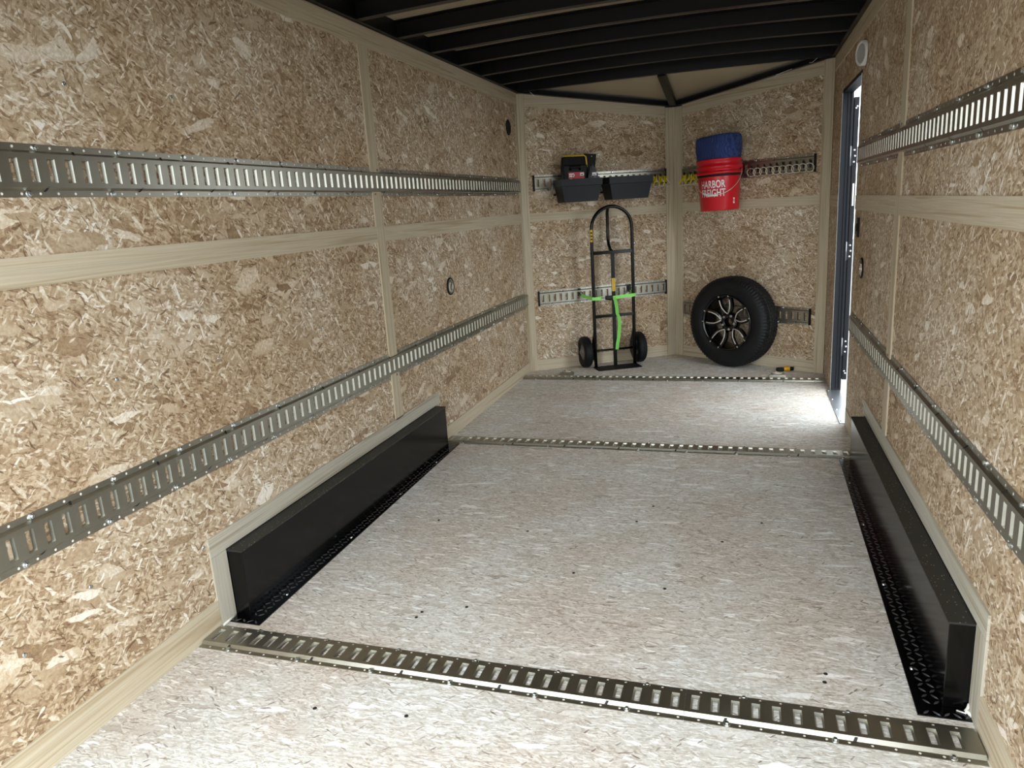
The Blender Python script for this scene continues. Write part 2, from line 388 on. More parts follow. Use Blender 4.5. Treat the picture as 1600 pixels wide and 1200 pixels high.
trim(vb(.004, .086, 0, ZA, .008), 'upright pine corner board right of the nose point', grain=2, mat=MVR)
trim(vb(LR-.076, LR, 0, H-.004, .008), 'upright pine corner board next to the doorway', grain=2, mat=MVR)
trim(vb(.061, LL-.077, 1.204, 1.268), 'pine rail board across the left nose wall', grain=0, mat=MVL)
trim(vb(.087, LR-.077, 1.204, 1.274), 'pine rail board across the right nose wall', grain=0, mat=MVR)
trim(vb(.061, LL-.077, 0, .088), 'pine baseboard behind the hand truck', grain=0, mat=MVL, name='baseboard_front_left')
trim(vb(.087, LR-.077, 0, .088), 'pine baseboard behind the spare wheel', grain=0, mat=MVR, name='baseboard_front_right')

# ceiling ---------------------------------------------------------------
NSEG = 16; RISE = 0.028
def arch(x, rise=RISE): return rise*(1-((x-W/2)/(W/2))**2)
cm = MB(); vs = []; fs = []
for i in range(NSEG+1):
    x = -0.02+(W+.04)*i/NSEG
    for y, dz in ((YR, 0), (YC+.03, 0), (YC+.03, .012), (YR, .012)): vs.append((x, y, H+.078+arch(min(max(x, 0), W))+dz))
for i in range(NSEG):
    for k in range(4): fs.append((i*4+k, i*4+(k+1) % 4, i*4+4+(k+1) % 4, i*4+4+k))
cm.add(vs, fs, 0, True)
ceiling = struct('ceiling', cm, 'skin', label='pale roof skin behind a row of black roof bows', cat='ceiling')
def bow(y, rise):
    prof = [(-.022, .0), (.022, .0), (.022, .076), (-.040, .076), (-.040, .070), (-.022, .064)]
    vs = []; fs = []; n = len(prof); N = 20
    for i in range(N+1):
        x = W*i/N
        for dy, dz in prof: vs.append((x, y+dy, H+.004+arch(x, rise)*(1 if dz < .05 else (RISE/rise if rise else 1))+dz))
    for i in range(N):
        for k in range(n): fs.append((i*n+k, i*n+(k+1) % n, i*n+n+(k+1) % n, i*n+n+k))
    fs += [tuple(reversed(range(n))), tuple(N*n+k for k in range(n))]
    return MB().add(vs, fs).build('roof_bow', 'bow_paint', ceiling)
yb = YC-.01
k = 0
while yb > YR+.05:
    bow(yb, 0.012 if k == 0 else RISE); yb -= 0.4064; k += 1
for sx in (0, 1):
    x0, x1 = ((-TH, .028), (W-.028, W+TH))[sx]
    MB().box((x0, YR, H+.003), (x1, YC+.02, H+.10), 0).build('side_rail', 'bow_paint', ceiling)
# nose roof: triangular pale panel with black tubes
nz = MB(); zc = H+.05; za_ = ZA+.05
nz.add([(0, YC, zc), (W, YC, zc), (XA, YA, za_), (0, YC, zc+.012), (W, YC, zc+.012), (XA, YA, za_+.012)], [(0, 1, 2), (5, 4, 3), (0, 3, 4, 1), (1, 4, 5, 2), (2, 5, 3, 0)])
nz.build('nose_roof_panel', 'skin', ceiling)
def bar(p0, p1, w, h, name='nose_tube', par=None, m='bow_paint'):
    p0, p1 = Vector(p0), Vector(p1); t = (p1-p0).normalized(); s_ = t.cross(UP).normalized(); u_ = s_.cross(t)
    c = []
    for dz in (-h/2, h/2):
        c += [p0-s_*w/2+u_*dz, p0+s_*w/2+u_*dz, p1+s_*w/2+u_*dz, p1-s_*w/2+u_*dz]
    return MB().hexa([v[:] for v in c]).build(name, m, par)
bar(A+NL*.012+UP*(H+.018), B+NL*.012+UP*(ZA+.018), .05, .034, par=ceiling)
bar(B+NR*.012+UP*(ZA+.018), D+NR*.012+UP*(H+.018), .05, .034, par=ceiling)
bar((XA-.02, YC, H+.022), (XA, YA-.04, ZA+.024), .055, .035, 'nose_center_bar', ceiling)
# loose wire ends over the nose walls
MB().tube([A+TL*.10+NL*.05+UP*(H+.0), A+TL*.13+NL*.06+UP*(H-.03)], .0025, 6).build('loose_wire', 'white', ceiling)
MB().tube([D-TR*.16+NR*.05+UP*(H-.01), D-TR*.13+NR*.07+UP*(H-.016), D-TR*.09+NR*.06+UP*(H+.012)], .002, 6).build('loose_wire', 'white', ceiling)
MB().tube([D-TR*.36+NR*.06+UP*(H-.055), D-TR*.40+NR*.075+UP*(H-.07), D-TR*.39+NR*.07+UP*(H-.05), D-TR*.28+NR*.06+UP*(H-.03)], .002, 6).build('loose_wire', 'white', ceiling)

# side door -----------------------------------------------------------------
dr = MB()
J = 0.018
dr.box((W-.001, DY1-.002, -.0), (W+WT+.01, DY1+J-.004, DZ1+J)); dr.box((W-.001, DY0-J+.004, 0), (W+WT+.01, DY0+.002, DZ1+J)); dr.box((W-.001, DY0, DZ1-.002), (W+WT+.01, DY1, DZ1+J))
dframe = struct('door_1', dr, 'navy_frame', label='black frame of the open side doorway', cat='door frame')
# inner lips give the frame its ridges
MB().box((W+.028, DY1-.010, .02), (W+.033, DY1, DZ1)).build('frame_ridge', 'navy_frame', dframe)
MB().box((W+.046, DY1-.014, .02), (W+.052, DY1, DZ1)).build('frame_ridge', 'navy_frame', dframe)
MB().box((W-.004, DY1+.010, .0), (W, DY1+.017, DZ1)).build('jamb_edge', 'white', dframe)
MB().box((W-.004, DY0-.010, .0), (W, DY0-.003, DZ1)).build('jamb_edge', 'white', dframe)

sl = tag(MB().box((W-.030, DY0+.004, .0), (W+WT+.012, DY1-.004, .006)).build('door_sill', 'aluminium', dframe), 'shiny bare aluminium sill plate')
for y in (DY0+.04, DY0+.28, DY0+.52, DY1-.03): MB().lathe([(.006, .006), (.004, .009), (0, .0095)], 8, 'z', (W-.018, y, 0)).build('sill_screw', 'screw', sl)
leaf = thing('side_door', 'black side door swung fully open against the outside, seen edge-on in the doorway', 'door', Matrix.Translation((W+WT+.013, DY1+.004, 0)))
MB().box((0, 0, .075), (.030, .74, DZ1-.03), 0, .003).build('door_leaf', 'navy_frame', leaf)
MB().box((.004, -.004, .09), (.012, 0, DZ1-.05)).build('door_gasket', 'black_matte', leaf)
for z in (.30, .92, 1.50):
    h = MB().box((-.012, -.010, z-.055), (.004, -.003, z+.055)).build('hinge', 'navy_frame', leaf)
    MB().tube([(-.010, -.012, z-.06), (-.010, -.012, z+.06)], .004, 8).build('hinge_pin', 'grey_metal', h)
    for dz, dx in ((.035, .013), (0, .017), (-.035, .012)): MB().lathe([(.0058, -.004), (.005, -.007), (0, -.008)], 8, 'y', (dx, 0, z+dz)).build('hinge_bolt', 'white', h)
for z, dx in ((1.78, .012), (1.79, .019), (.135, .012), (.12, .019)): MB().lathe([(.0055, -.001), (.0045, -.006), (0, -.007)], 8, 'y', (dx, 0, z)).build('edge_bolt', 'white', leaf)
MB().box((.010, -.003, 1.20), (.022, 0, 1.335)).build('door_sticker', 'white', leaf)

# ------------------------------------------------------------------ tie-down rails
PT = 0.0508; RW = 0.0635
def rail_mesh(n, extra=0.0):
    mb = MB(); L_ = n*PT+extra; zf, zp = .0022, .012
    ya, yb_, ys_ = .047, .0405, .0285; hw = .0108; lip = .0085
    def strip(y0, z0, y1, z1): mb.add([(0, y0, z0), (L_, y0, z0), (L_, y1, z1), (0, y1, z1)], [(0, 1, 2, 3)])
    for sgn in (-1, 1):
        strip(sgn*RW, 0, sgn*RW, zf); strip(sgn*RW, zf, sgn*ya, zf); strip(sgn*ya, zf, sgn*yb_, zp); strip(sgn*yb_, zp, sgn*ys_, zp)
    xs = [0]
    for i in range(n):
        c = (i+.5)*PT
        mb.add([(xs[-1], -ys_, zp), (c-hw, -ys_, zp), (c-hw, ys_, zp), (xs[-1], ys_, zp)], [(0, 1, 2, 3)]); xs.append(c+hw)
        x0, x1 = c-hw, c+hw
        mb.add([(x0, -ys_, zp), (x1, -ys_, zp), (x1, ys_, zp), (x0, ys_, zp), (x0+.0042, -ys_+.002, zp-lip), (x1-.0042, -ys_+.002, zp-lip), (x1-.0042, ys_-.002, zp-lip), (x0+.0042, ys_-.002, zp-lip)],
               [(0, 1, 5, 4), (1, 2, 6, 5), (2, 3, 7, 6), (3, 0, 4, 7)])
    mb.add([(xs[-1], -ys_, zp), (L_, -ys_, zp), (L_, ys_, zp), (xs[-1], ys_, zp)], [(0, 1, 2, 3)])
    me = mb.mesh('tie_down_rail', 'zinc')
    # keep outward normals: everything faces +z or out of the slot
    return me
_rm = {}; _nh = {}; _shared = {}
def shared(key, fn):
    if key not in _shared: _shared[key] = fn()
    return _shared[key]
def screw_mesh():
    mb = MB(); mb.lathe([(.0088, 0), (.0088, .0012), (.0058, .0016)], 10); mb.lathe([(.0058, .0016), (.0058, .0062), (.0046, .0072), (0, .0072)], 6, smooth=False)
    return mb.mesh('screw', 'screw')
def notch_mesh(): return MB().add([(-.0048, -.003, .0004), (.0030, -.003, .0004), (.0085, .0080, .0102), (.0012, .0080, .0102)], [(0, 1, 2, 3)]).mesh('notch', 'notch')
def rail(label, mat, n, extra=0.0, dark_ends=(), holes=True, screws=True, sk=5, ph=2):
    key = (n, round(extra, 4)); L_ = n*PT+extra
    if key not in _rm: _rm[key] = rail_mesh(n, extra)
    r = thing('tie_down_rail', label, 'tie-down rail', mat, 'slotted tie-down rails')
    link('slotted_track', _rm[key], r)
    if holes:
        if key not in _nh:
            mb = MB()
            for i in range(n):
                for sgn in (-1, 1):
                    x, y = (i+.5)*PT+.012, sgn*.0552
                    mb.add([(x+.0036*math.cos(a*PI/3), y+.0036*math.sin(a*PI/3), .0026) for a in range(6)], [tuple(range(6))])
            _nh[key] = mb.mesh('nail_holes', 'hole_light')
        tag(link('nail_holes', _nh[key], r), kind='stuff')
    if screws:
        sm = shared('screw', screw_mesh)
        for sgn in (-1, 1):
            i = ph if sgn < 0 else (ph+1)
            while i < n:
                link('screw', sm, r, Matrix.Translation((i*PT+(.006 if sgn < 0 else -.004), sgn*.0552, .0022))); i += sk
            i = 3 if sgn < 0 else 5
        nm = shared('notch', notch_mesh)
        for sgn in (-1, 1):
            i = 2 if sgn < 0 else 4
            while i < n:
                m4 = Matrix.Translation((i*PT, sgn*.0470, .0025))
                if sgn > 0: m4 = m4 @ Matrix.Rotation(PI, 4, 'Z')
                else: m4 = m4
                link('notch', nm, r, m4); i += 6
    for x in dark_ends:
        x0, x1 = (x, x+.012)
        MB().box((x0, -.0605, 0), (x1, .0605, .0135)).build('dark_end', 'black_matte', r)  # black block painting in the shade of the open rail end
    return r
RU, RL = 1.4734, 0.5924
SEC = 30*PT
yA = [2.553-SEC, 2.553, 2.553+SEC]
nm3 = ('nearest the camera', 'middle length', 'running into the far corner')
for i, y0 in enumerate(yA):
    n = 29 if i == 2 else 30
    rail('slotted steel rail on the left wall, upper row, ' + nm3[i], on_left(y0, RU), n)
yB = [2.335-SEC, 2.335, 2.335+SEC, 2.335+2*SEC]
for i, y0 in enumerate(yB):
    n = 4 if i == 3 else 30
    rail('slotted steel rail on the left wall, lower row, ' + ('nearest the camera', 'second from the camera', 'third from the camera', 'short piece in the far corner')[i], on_left(y0, RL), n, screws=(i < 3))
for row, z in (('upper', RU), ('lower', RL)):
    e = 4.30
    y1 = 2.553+SEC
    rail('slotted steel rail on the right wall, %s row, nearest the camera' % row, on_right(2.553, z), 30)
    rail('slotted steel rail on the right wall, %s row, middle length' % row, on_right(y1, z), 30)
    rail('short slotted steel rail on the right wall, %s row, beside the doorway' % row, on_right(4.285, z), 4, screws=True)
rail('slotted steel rail crossing the floor in the foreground, long left piece', on_floor(.009, 1.709), 30)
rail('slotted steel rail crossing the floor in the foreground, short right piece', on_floor(.009+SEC+.001, 1.709), 13, W-.009-43*PT-.012)
rail('slotted steel rail crossing the floor beyond the wheel boxes, long left piece', on_floor(.009, 3.787), 30)
rail('slotted steel rail crossing the floor beyond the wheel boxes, short right piece', on_floor(.009+SEC+.001, 3.787), 13, W-.009-43*PT-.012)
rail('slotted steel rail crossing the floor at the nose, long left piece', on_floor(.009, 5.37), 30)
rail('slotted steel rail crossing the floor at the nose, short right piece', on_floor(.009+SEC+.001, 5.37), 13, W-.009-43*PT-.012)
rv_u_l = rail('slotted steel rail on the left nose wall behind the black bins', on_vl(.112, 1.495), 22, dark_ends=(-.012, 22*PT))
rv_l_l = rail('slotted steel rail on the left nose wall behind the hand truck', on_vl(.105, .592), 22, dark_ends=(-.012, 22*PT))
rv_u_r = rail('slotted steel rail on the right nose wall behind the red bucket', on_vr(.090, 1.495), 22, dark_ends=(22*PT,))
rv_l_r = rail('slotted steel rail on the right nose wall behind the spare wheel', on_vr(.090, .412), 22, dark_ends=(22*PT,))

# ------------------------------------------------------------------ wheel boxes
def lozenge_rows(x0, x1, y0, y1, z):
    mb = MB(); p = .0235; nx = max(1, int((x1-x0)/p)); ny = int((y1-y0)/p)
    for i in range(nx+1):
        for j in range(ny):
            cx, cy = x0+(i+.35)*p, y0+(j+.5)*p
            if cx > x1-.006: continue
            a = PI/4 if (i+j) % 2 else -PI/4
            d = Vector((math.cos(a), math.sin(a), 0)); q = Vector((-d.y, d.x, 0)); c = Vector((cx, cy, z))
            pts = [c-d*.0115, c-d*.003+q*.0034, c+d*.003+q*.0034, c+d*.0115, c+d*.003-q*.0034, c-d*.003-q*.0034, c-d*.005+UP*.0022, c+d*.005+UP*.0022]
            mb.add([v[:] for v in pts], [(0, 6, 1), (1, 6, 7, 2), (2, 7, 3), (3, 7, 4), (4, 7, 6, 5), (5, 6, 0)])
    return mb
def wheel_box(side):
    right = side == 'right'
    mat = Matrix.Translation((W, BN, 0)) @ Matrix.Diagonal((-1, 1, 1, 1)) if right else Matrix.Translation((0, BN, 0))
    # mirrored by building mirrored coordinates, not by a negative scale
    sx = -1 if right else 1
    t = thing('wheel_box', 'long low glossy black wheel box along the %s wall' % side, 'wheel box', Matrix.Translation((W if right else 0, BN, 0)))
    Lb = BF-BN
    def X(mb):
        if right: mb.v = [(-x, y, z) for x, y, z in mb.v]
        return mb
    X(MB().box((.0005, 0, .004), (BW, Lb, BH-.004), 0, .002)).build('box_body', 'black_paint', t)
    cap = X(MB().box((.0005, -.003, BH-.004), (BW+.003, Lb+.003, BH+.002), 0, .0012)).build('top_cap', 'dusty', t)
    X(MB().tube([(.004, -.004, BH+.003), (.004, Lb+.004, BH+.003)], .004, 6)).build('sealant_bead', 'black_matte', cap)
    pl = X(MB().add([(.0005, -.044, .0), (.128, -.044, 0), (.100, Lb+.075, 0), (.0005, Lb+.075, 0), (.0005, -.044, .004), (.128, -.044, .004), (.100, Lb+.075, .004), (.0005, Lb+.075, .004)],
        [(3, 2, 1, 0), (4, 5, 6, 7), (0, 1, 5, 4), (1, 2, 6, 5), (2, 3, 7, 6), (3, 0, 4, 7)])).build('tread_plate', 'black_paint', t)
    lz = lozenge_rows(BW+.002, .112, 0, Lb+.07, .004); e = lozenge_rows(.004, .128, -.044, -.004, .004)
    lz.add(e.v, e.f)
    tag(X(lz).build('tread_pattern', 'tread', pl), kind='stuff')
    for y in (.15, .62, 1.1, 1.55): X(MB().lathe([(.006, .004), (.005, .008), (0, .009)], 8, 'z', (.106-.01*y, y, 0))).build('screw', 'screw', pl)
    if right: X(MB().tube([(.004, -.03, .006), (.012, -.012, .010), (.005, -.004, .022), (.016, -.020, .006), (.034, -.012, .006)], [.004, .006, .004, .003, .002], 6)).build('sealant_blob', 'sealant', t)
    else: X(MB().tube([(.006, -.074, .004), (.006, -.01, .006)], .005, 6)).build('sealant_blob', 'sealant', t)
wheel_box('left'); wheel_box('right')

# screws in the board
def scr(parent, p, n, r=.006, m='notch'):
    n = Vector(n); q = n.to_track_quat('Z', 'Y').to_matrix().to_4x4()
    o = link('board_screw', shared('bscrew'+m, lambda: MB().lathe([(r, 0), (r*.9, .0012), (r*.45, .0016), (0, .0006)], 10).mesh('board_screw', m)), parent, Matrix.Translation(p) @ q)
for x, y in ((.64, 1.99), (.635, 1.955), (1.899, 1.924), (1.893, 1.885), (.816, 1.499), (1.086, 2.35), (.82, 2.66), (1.25, 2.83), (.78, 2.05), (1.42, 2.3), (1.60, 2.70), (.55, 1.47), (.95, 1.3), (1.3, 3.0), (1.75, 2.9), (.4, 2.7)):
    scr(floor, (x, y, 0), (0, 0, 1))
for y, z in ((1.935, 1.704), (2.335, 1.706), (1.556, 1.692)): scr(wl, (0, y, z), (1, 0, 0), .0065, 'screw')
for y, z in ((1.542, .915), (1.959, .886), (1.12, .321), (1.33, .39), (1.75, .30), (2.6, .88)): scr(wl, (0, y, z), (1, 0, 0), .0065, 'screw')
scr(vl, (.66, 0, 1.69), (0, -1, 0), .007, 'screw'); scr(vl, (.95, 0, .98), (0, -1, 0), .007, 'screw'); scr(vl, (.93, 0, .30), (0, -1, 0), .007, 'screw')

# ------------------------------------------------------------------ wall fittings
v = thing('round_vent', 'flat black round wall vent high at the far end of the left wall', 'vent', on_left(5.355, 1.896))
MB().lathe([(.056, 0), (.056, .003), (.050, .005), (.044, .003), (0, .003)], 32).build('rim', 'black_matte', v)
for i in range(-3, 4): MB().box((-math.sqrt(.042**2-(i*.011)**2), i*.011-.003, .003), (math.sqrt(.042**2-(i*.011)**2), i*.011+.003, .0048)).build('louvre', 'black_matte', v)
def ring_pan(name, label, mat, rubber=True):
    d = thing(name, label, 'tie-down ring', mat)
    MB().lathe([(.052, 0), (.052, .006), (.046, .008), (.042, .005)], 32).build('rubber_rim', 'black_matte', d)
    MB().lathe([(.043, .006), (.034, .003), (.022, .0015), (0, .0015)], 28).build('pan', 'zinc', d)
    MB().tube([(.026*math.cos(a), .026*math.sin(a)-.004, .006) for a in [2*PI*i/20 for i in range(20)]], .0042, 8, closed=True).build('ring', 'chrome', d)
    MB().box((-.022, .012, .002), (.022, .026, .012), 0, .003).build('ring_clamp', 'zinc', d)
ring_pan('recessed_tie_ring', 'round recessed steel tie ring in a black rim on the left wall', on_left(4.004, .888))
ring_pan('recessed_tie_ring', 'round recessed steel tie ring on the right wall below the black switch', on_right(4.008, .916))
l = thing('dome_light', 'white round wall light high above the doorway edge', 'light', on_right(4.242, 1.957))
def wedge(rings, m, nm):
    vs = []; fs = []; n = 36
    for r, dz, k_ in rings:
        for q in range(n):
            a = 2*PI*q/n; x, y = r*math.cos(a), r*math.sin(a)*1.02
            vs.append((x, y, max(0, dz + k_*(.022-.30*x))))
    for q2 in range(len(rings)-1):
        for q in range(n): fs.append((q2*n+q, q2*n+(q+1) % n, q2*n+n+(q+1) % n, q2*n+n+q))
    fs.append(tuple((len(rings)-1)*n+q for q in range(n)))
    return MB().add(vs, fs, 0, True).build(nm, m, l)
wedge([(.058, 0, 0), (.058, 0, 1), (.055, .003, 1), (.046, .003, 1), (.044, 0, 1)], 'white', 'bezel')
wedge([(.0445, .0005, 1), (.030, .003, 1), (.012, .004, 1)], 'lens', 'lens')
l = thing('wall_switch', 'small black rounded switch plate on the right wall beside the doorway', 'switch', on_right(4.186, 1.109))
MB().box((-.030, -.050, 0), (.030, .050, .008), 0, .0035).build('plate', 'black_matte', l)
MB().box((-.011, -.020, .008), (.011, .020, .014), 0, .003).build('rocker', 'black_matte', l)
def floor_ring(label, x, y):
    d = thing('floor_tie_ring', label, 'tie-down ring', Matrix.Translation((x, y, .0)), 'tie rings clipped behind the nose floor rail')
    b = MB(); b.hexa([(-.060, -.045, .0), (.060, -.045, .0), (.048, .045, .0), (-.048, .045, .0), (-.052, -.032, .022), (.052, -.032, .022), (.042, .032, .022), (-.042, .032, .022)])
    b.build('base_plate', 'zinc', d)
    MB().tube([(.030*math.cos(a), .022*math.sin(a), .028) for a in [2*PI*i/20 for i in range(20)]], .005, 8, closed=True).build('ring', 'chrome', d)
    MB().box((-.030, -.010, .022), (-.014, .010, .036), 0, .003).build('clamp', 'zinc', d); MB().box((.014, -.010, .022), (.030, .010, .036), 0, .003).build('clamp', 'zinc', d)
floor_ring('low steel tie ring fitting on the nose floor rail, near the left wall', .330, 5.485)
floor_ring('low steel tie ring fitting on the nose floor rail, in front of the spare wheel', 1.908, 5.485)

# ------------------------------------------------------------------ hand truck
ht = thing('hand_truck', 'black tubular hand truck with two pneumatic wheels strapped to the nose wall', 'hand truck',
           st_vl(.676, .178) @ Matrix.Rotation(math.radians(-4), 4, 'Z'))
hw = .168; R_ = .0135
loop = [(-hw, 0, .006), (-hw, 0, .3), (-hw, 0, .7), (-hw, 0, 1.10)] + [(-hw*math.cos(a), 0, 1.115+.17*math.sin(a)) for a in [PI*i/16 for i in range(1, 16)]] + [(hw, 0, 1.10), (hw, 0, .7), (hw, 0, .3), (hw, 0, .006)]
fr = MB().tube(loop, R_, 12).build('frame_loop', 'black_paint', ht)
MB().tube([(0, 0, 1.285), (-.0, .045, 1.288), (0, .085, 1.268), (0, .100, 1.235), (0, .100, 1.03), (0, .085, .985), (0, .04, .945), (0, .004, .935)], .0125, 10).build('back_handle', 'black_paint', ht)
MB().box((-hw, -.010, .918), (hw, .010, .944), 0, .002).build('crossbar', 'black_paint', ht)
MB().box((-hw, -.010, .412), (hw, .010, .436), 0, .002).build('crossbar', 'black_paint', ht)
MB().box((-.0145, -.008, .008), (.0145, .006, .93), 0, .002).build('center_bar', 'black_paint', ht)
MB().tube([(-.27, .075, .128), (.27, .075, .128)], .009, 10).build('axle', 'black_paint', ht)
toe = MB(); toe.hexa([(-.185, -.125, .000), (.185, -.125, .000), (.185, .012, .002), (-.185, .012, .002), (-.185, -.125, .004), (.185, -.125, .004), (.185, .012, .009), (-.185, .012, .009)])
toe.build('toe_plate', 'navy_frame', ht)
for s in (-1, 1):
    g = MB(); g.add([(s*hw-.004, 0, .36), (s*hw+.004, 0, .36), (s*hw-.004, .10, .155), (s*hw+.004, .10, .155), (s*hw-.004, .10, .095), (s*hw+.004, .10, .095), (s*hw-.004, 0, .02), (s*hw+.004, 0, .02)],
        [(0, 1, 3, 2), (2, 3, 5, 4), (4, 5, 7, 6), (6, 7, 1, 0), (0, 2, 4, 6), (7, 5, 3, 1)])
    g.build('axle_bracket', 'black_paint', ht)
    wb = MB(); cx = s*.232
    prof = [(.062, -.026), (.072, -.031), (.095, -.036), (.115, -.034), (.124, -.024)] + [(.1275, -.020), (.1275, -.012), (.123, -.010), (.1285, -.008), (.1285, .008), (.123, .010), (.1275, .012), (.1275, .020)] + [(.124, .024), (.115, .034), (.095, .036), (.072, .031), (.062, .026)]
    wb.lathe(prof, 40, 'x', (cx, .075, .1285))
    whl = wb.build('wheel', 'rubber', ht)
    hb = MB(); hb.lathe([(.063, -.024), (.056, -.020), (.040, -.026), (.022, -.036), (.016, -.044), (0, -.044)], 24, 'x', (cx, .075, .1285)); hb.lathe([(.063, .024), (.056, .020), (.040, .026), (.022, .036), (.016, .044), (0, .044)], 24, 'x', (cx, .075, .1285))
    hb.build('hub', 'grey_metal', whl)
MB().box((-hw-.0146, -.0100, 1.02), (-hw+.004, -.0142, 1.115)).build('warning_label', 'label_yellow', fr)
for z in (1.035, 1.06, 1.085): MB().box((-hw-.012, -.0142, z), (-hw+.002, -.0146, z+.012)).build('label_print', 'black_matte', fr)
MB().box((-.0148, -.0085, .62), (.0148, -.0080, .725)).build('center_label', 'label_yellow', ht)
# strap
st = thing('green_strap', 'lime green ratchet strap tying the hand truck to the wall rail', 'strap', st_vl(.676, .178) @ Matrix.Rotation(math.radians(-4), 4, 'Z'))
zs = .575
MB().ribbon([(-.228, .150, .592), (-.205, .07, .582), (-.190, .010, zs), (-.184, -.012, zs-.002), (-.168, -.018, zs-.003), (-.150, -.018, zs-.003), (-.120, -.016, zs-.002), (-.105, -.004, zs)], (0, 0, 1), .026, .0022).build('short_webbing', 'green', st)
MB().ribbon([(-.012, -.014, zs-.006), (.05, -.017, zs-.002), (.12, -.018, zs+.002), (.168, -.018, zs+.003), (.184, -.010, zs+.003), (.190, .02, zs+.004), (.196, .150, zs+.012)], (0, 0, 1), .026, .0022).build('long_webbing', 'green', st)
MB().ribbon([(-.004, -.014, zs), (.008, -.020, .545), (.016, -.022, .49), (.018, -.024, .44), (.032, -.026, .41), (.036, -.026, .35), (.028, -.025, .26), (.014, -.023, .19), (.010, -.021, .143)], (.75, -.66, 0), .028, .0022).build('loose_tail', 'green', st)
rat = MB().box((-.072, -.022, zs-.020), (-.012, .002, zs+.012), 0, .004).build('ratchet', 'notch', st)
MB().tube([(-.06, -.028, zs-.014), (-.04, -.032, zs-.02), (-.018, -.026, zs-.012)], .005, 8).build('ratchet_handle', 'black_matte', rat)
for x in (-.240, .196):
    c = MB().box((x-.011, .150, .582), (x+.011, .163, .648), 0, .003).build('rail_clip', 'notch', st)
    MB().tube([(x+.012+.012*math.cos(a), .146, .606+.012*math.sin(a)) for a in [2*PI*i/12 for i in range(12)]], .003, 6, closed=True).build('clip_ring', 'black_matte', c)

# ------------------------------------------------------------------ spare wheel
RS = 1.08
sw = thing('spare_wheel', 'trailer wheel with black tyre and black alloy rim leaning on the nose wall', 'wheel',
           st_vr(.644, .122, .353) @ Matrix.Rotation(math.radians(-1.2), 4, 'X'))
RT = .352; hwid = .102
NS = 170
prof = [(.204, -.080), (.214, -.090), (.232, -.098), (.262, -.103), (.295, -.102), (.318, -.096), (.334, -.086), (.342, -.078), (.346, -.066), (.350, -.050), (.350, -.040), (.344, -.038), (.344, -.032), (.351, -.030), (.352, -.012), (.345, -.010), (.345, -.004), (.352, -.002),
        (.352, .014), (.345, .016), (.345, .022), (.351, .024), (.350, .040), (.344, .042), (.344, .048), (.350, .050), (.346, .066), (.342, .078), (.334, .086), (.318, .096), (.262, .103), (.232, .098), (.214, .090), (.204, .080)]
tv = []; tf = []; m = len(prof)
for i in range(NS*2):
    a = 2*PI*(i//2 + (.62 if i % 2 else 0))/NS; low = (i//2) % 2
    for j, (r, h) in enumerate(prof):
        if low and r > .317 and r < .3505 : r -= (.0045 if r > .33 else .0012)
        elif low and r >= .3505: r -= .002
        tv.append((r*math.cos(a), h, r*math.sin(a)))
n2 = NS*2
for i in range(n2):
    j = (i+1) % n2
    for q in range(m-1): tf.append((i*m+q, j*m+q, j*m+q+1, i*m+q+1))
tyre = MB().add(tv, tf, 0, True).build('tyre', 'rubber', sw)
for a0 in (60, 200):
    for q in range(9):
        a = math.radians(a0+q*4.2)
        MB().box((-.006, -.0012, -.011), (.006, .0012, .011)).build('raised_letter', 'rubber', tyre, None, Matrix.Translation((.262*math.cos(a), -.1035, .262*math.sin(a))) @ Matrix.Rotation(PI/2-a, 4, 'Y'))
rim = MB(); rim.lathe([(.213, -.086), (.217, -.093), (.211, -.097), (.203, -.093), (.199, -.080), (.190, -.055), (.186, .040), (.198, .080), (.208, .088)], 64, 'y')
rimo = rim.build('rim_barrel', 'rim_black', sw)
hubm = MB(); hubm.lathe([(.034, .0), (.034, -.060), (.040, -.064), (.060, -.062), (.074, -.050), (.074, .0), (.034, .0)], 40, 'y')
hub = hubm.build('hub', 'rim_black', sw)
MB().lathe([(.034, -.02), (.034, .005), (0, .005)], 24, 'y').build('hub_bore', 'hole_light', hub) if False else None
for i in range(5):
    a = math.radians(63+72*i)
    MB().lathe([(.0085, -.060), (.0085, -.0645), (.0050, -.0645), (.0040, -.058), (0, -.058)], 12, 'y', (.054*math.cos(a), 0, .054*math.sin(a))).build('lug_seat', 'chrome', hub)
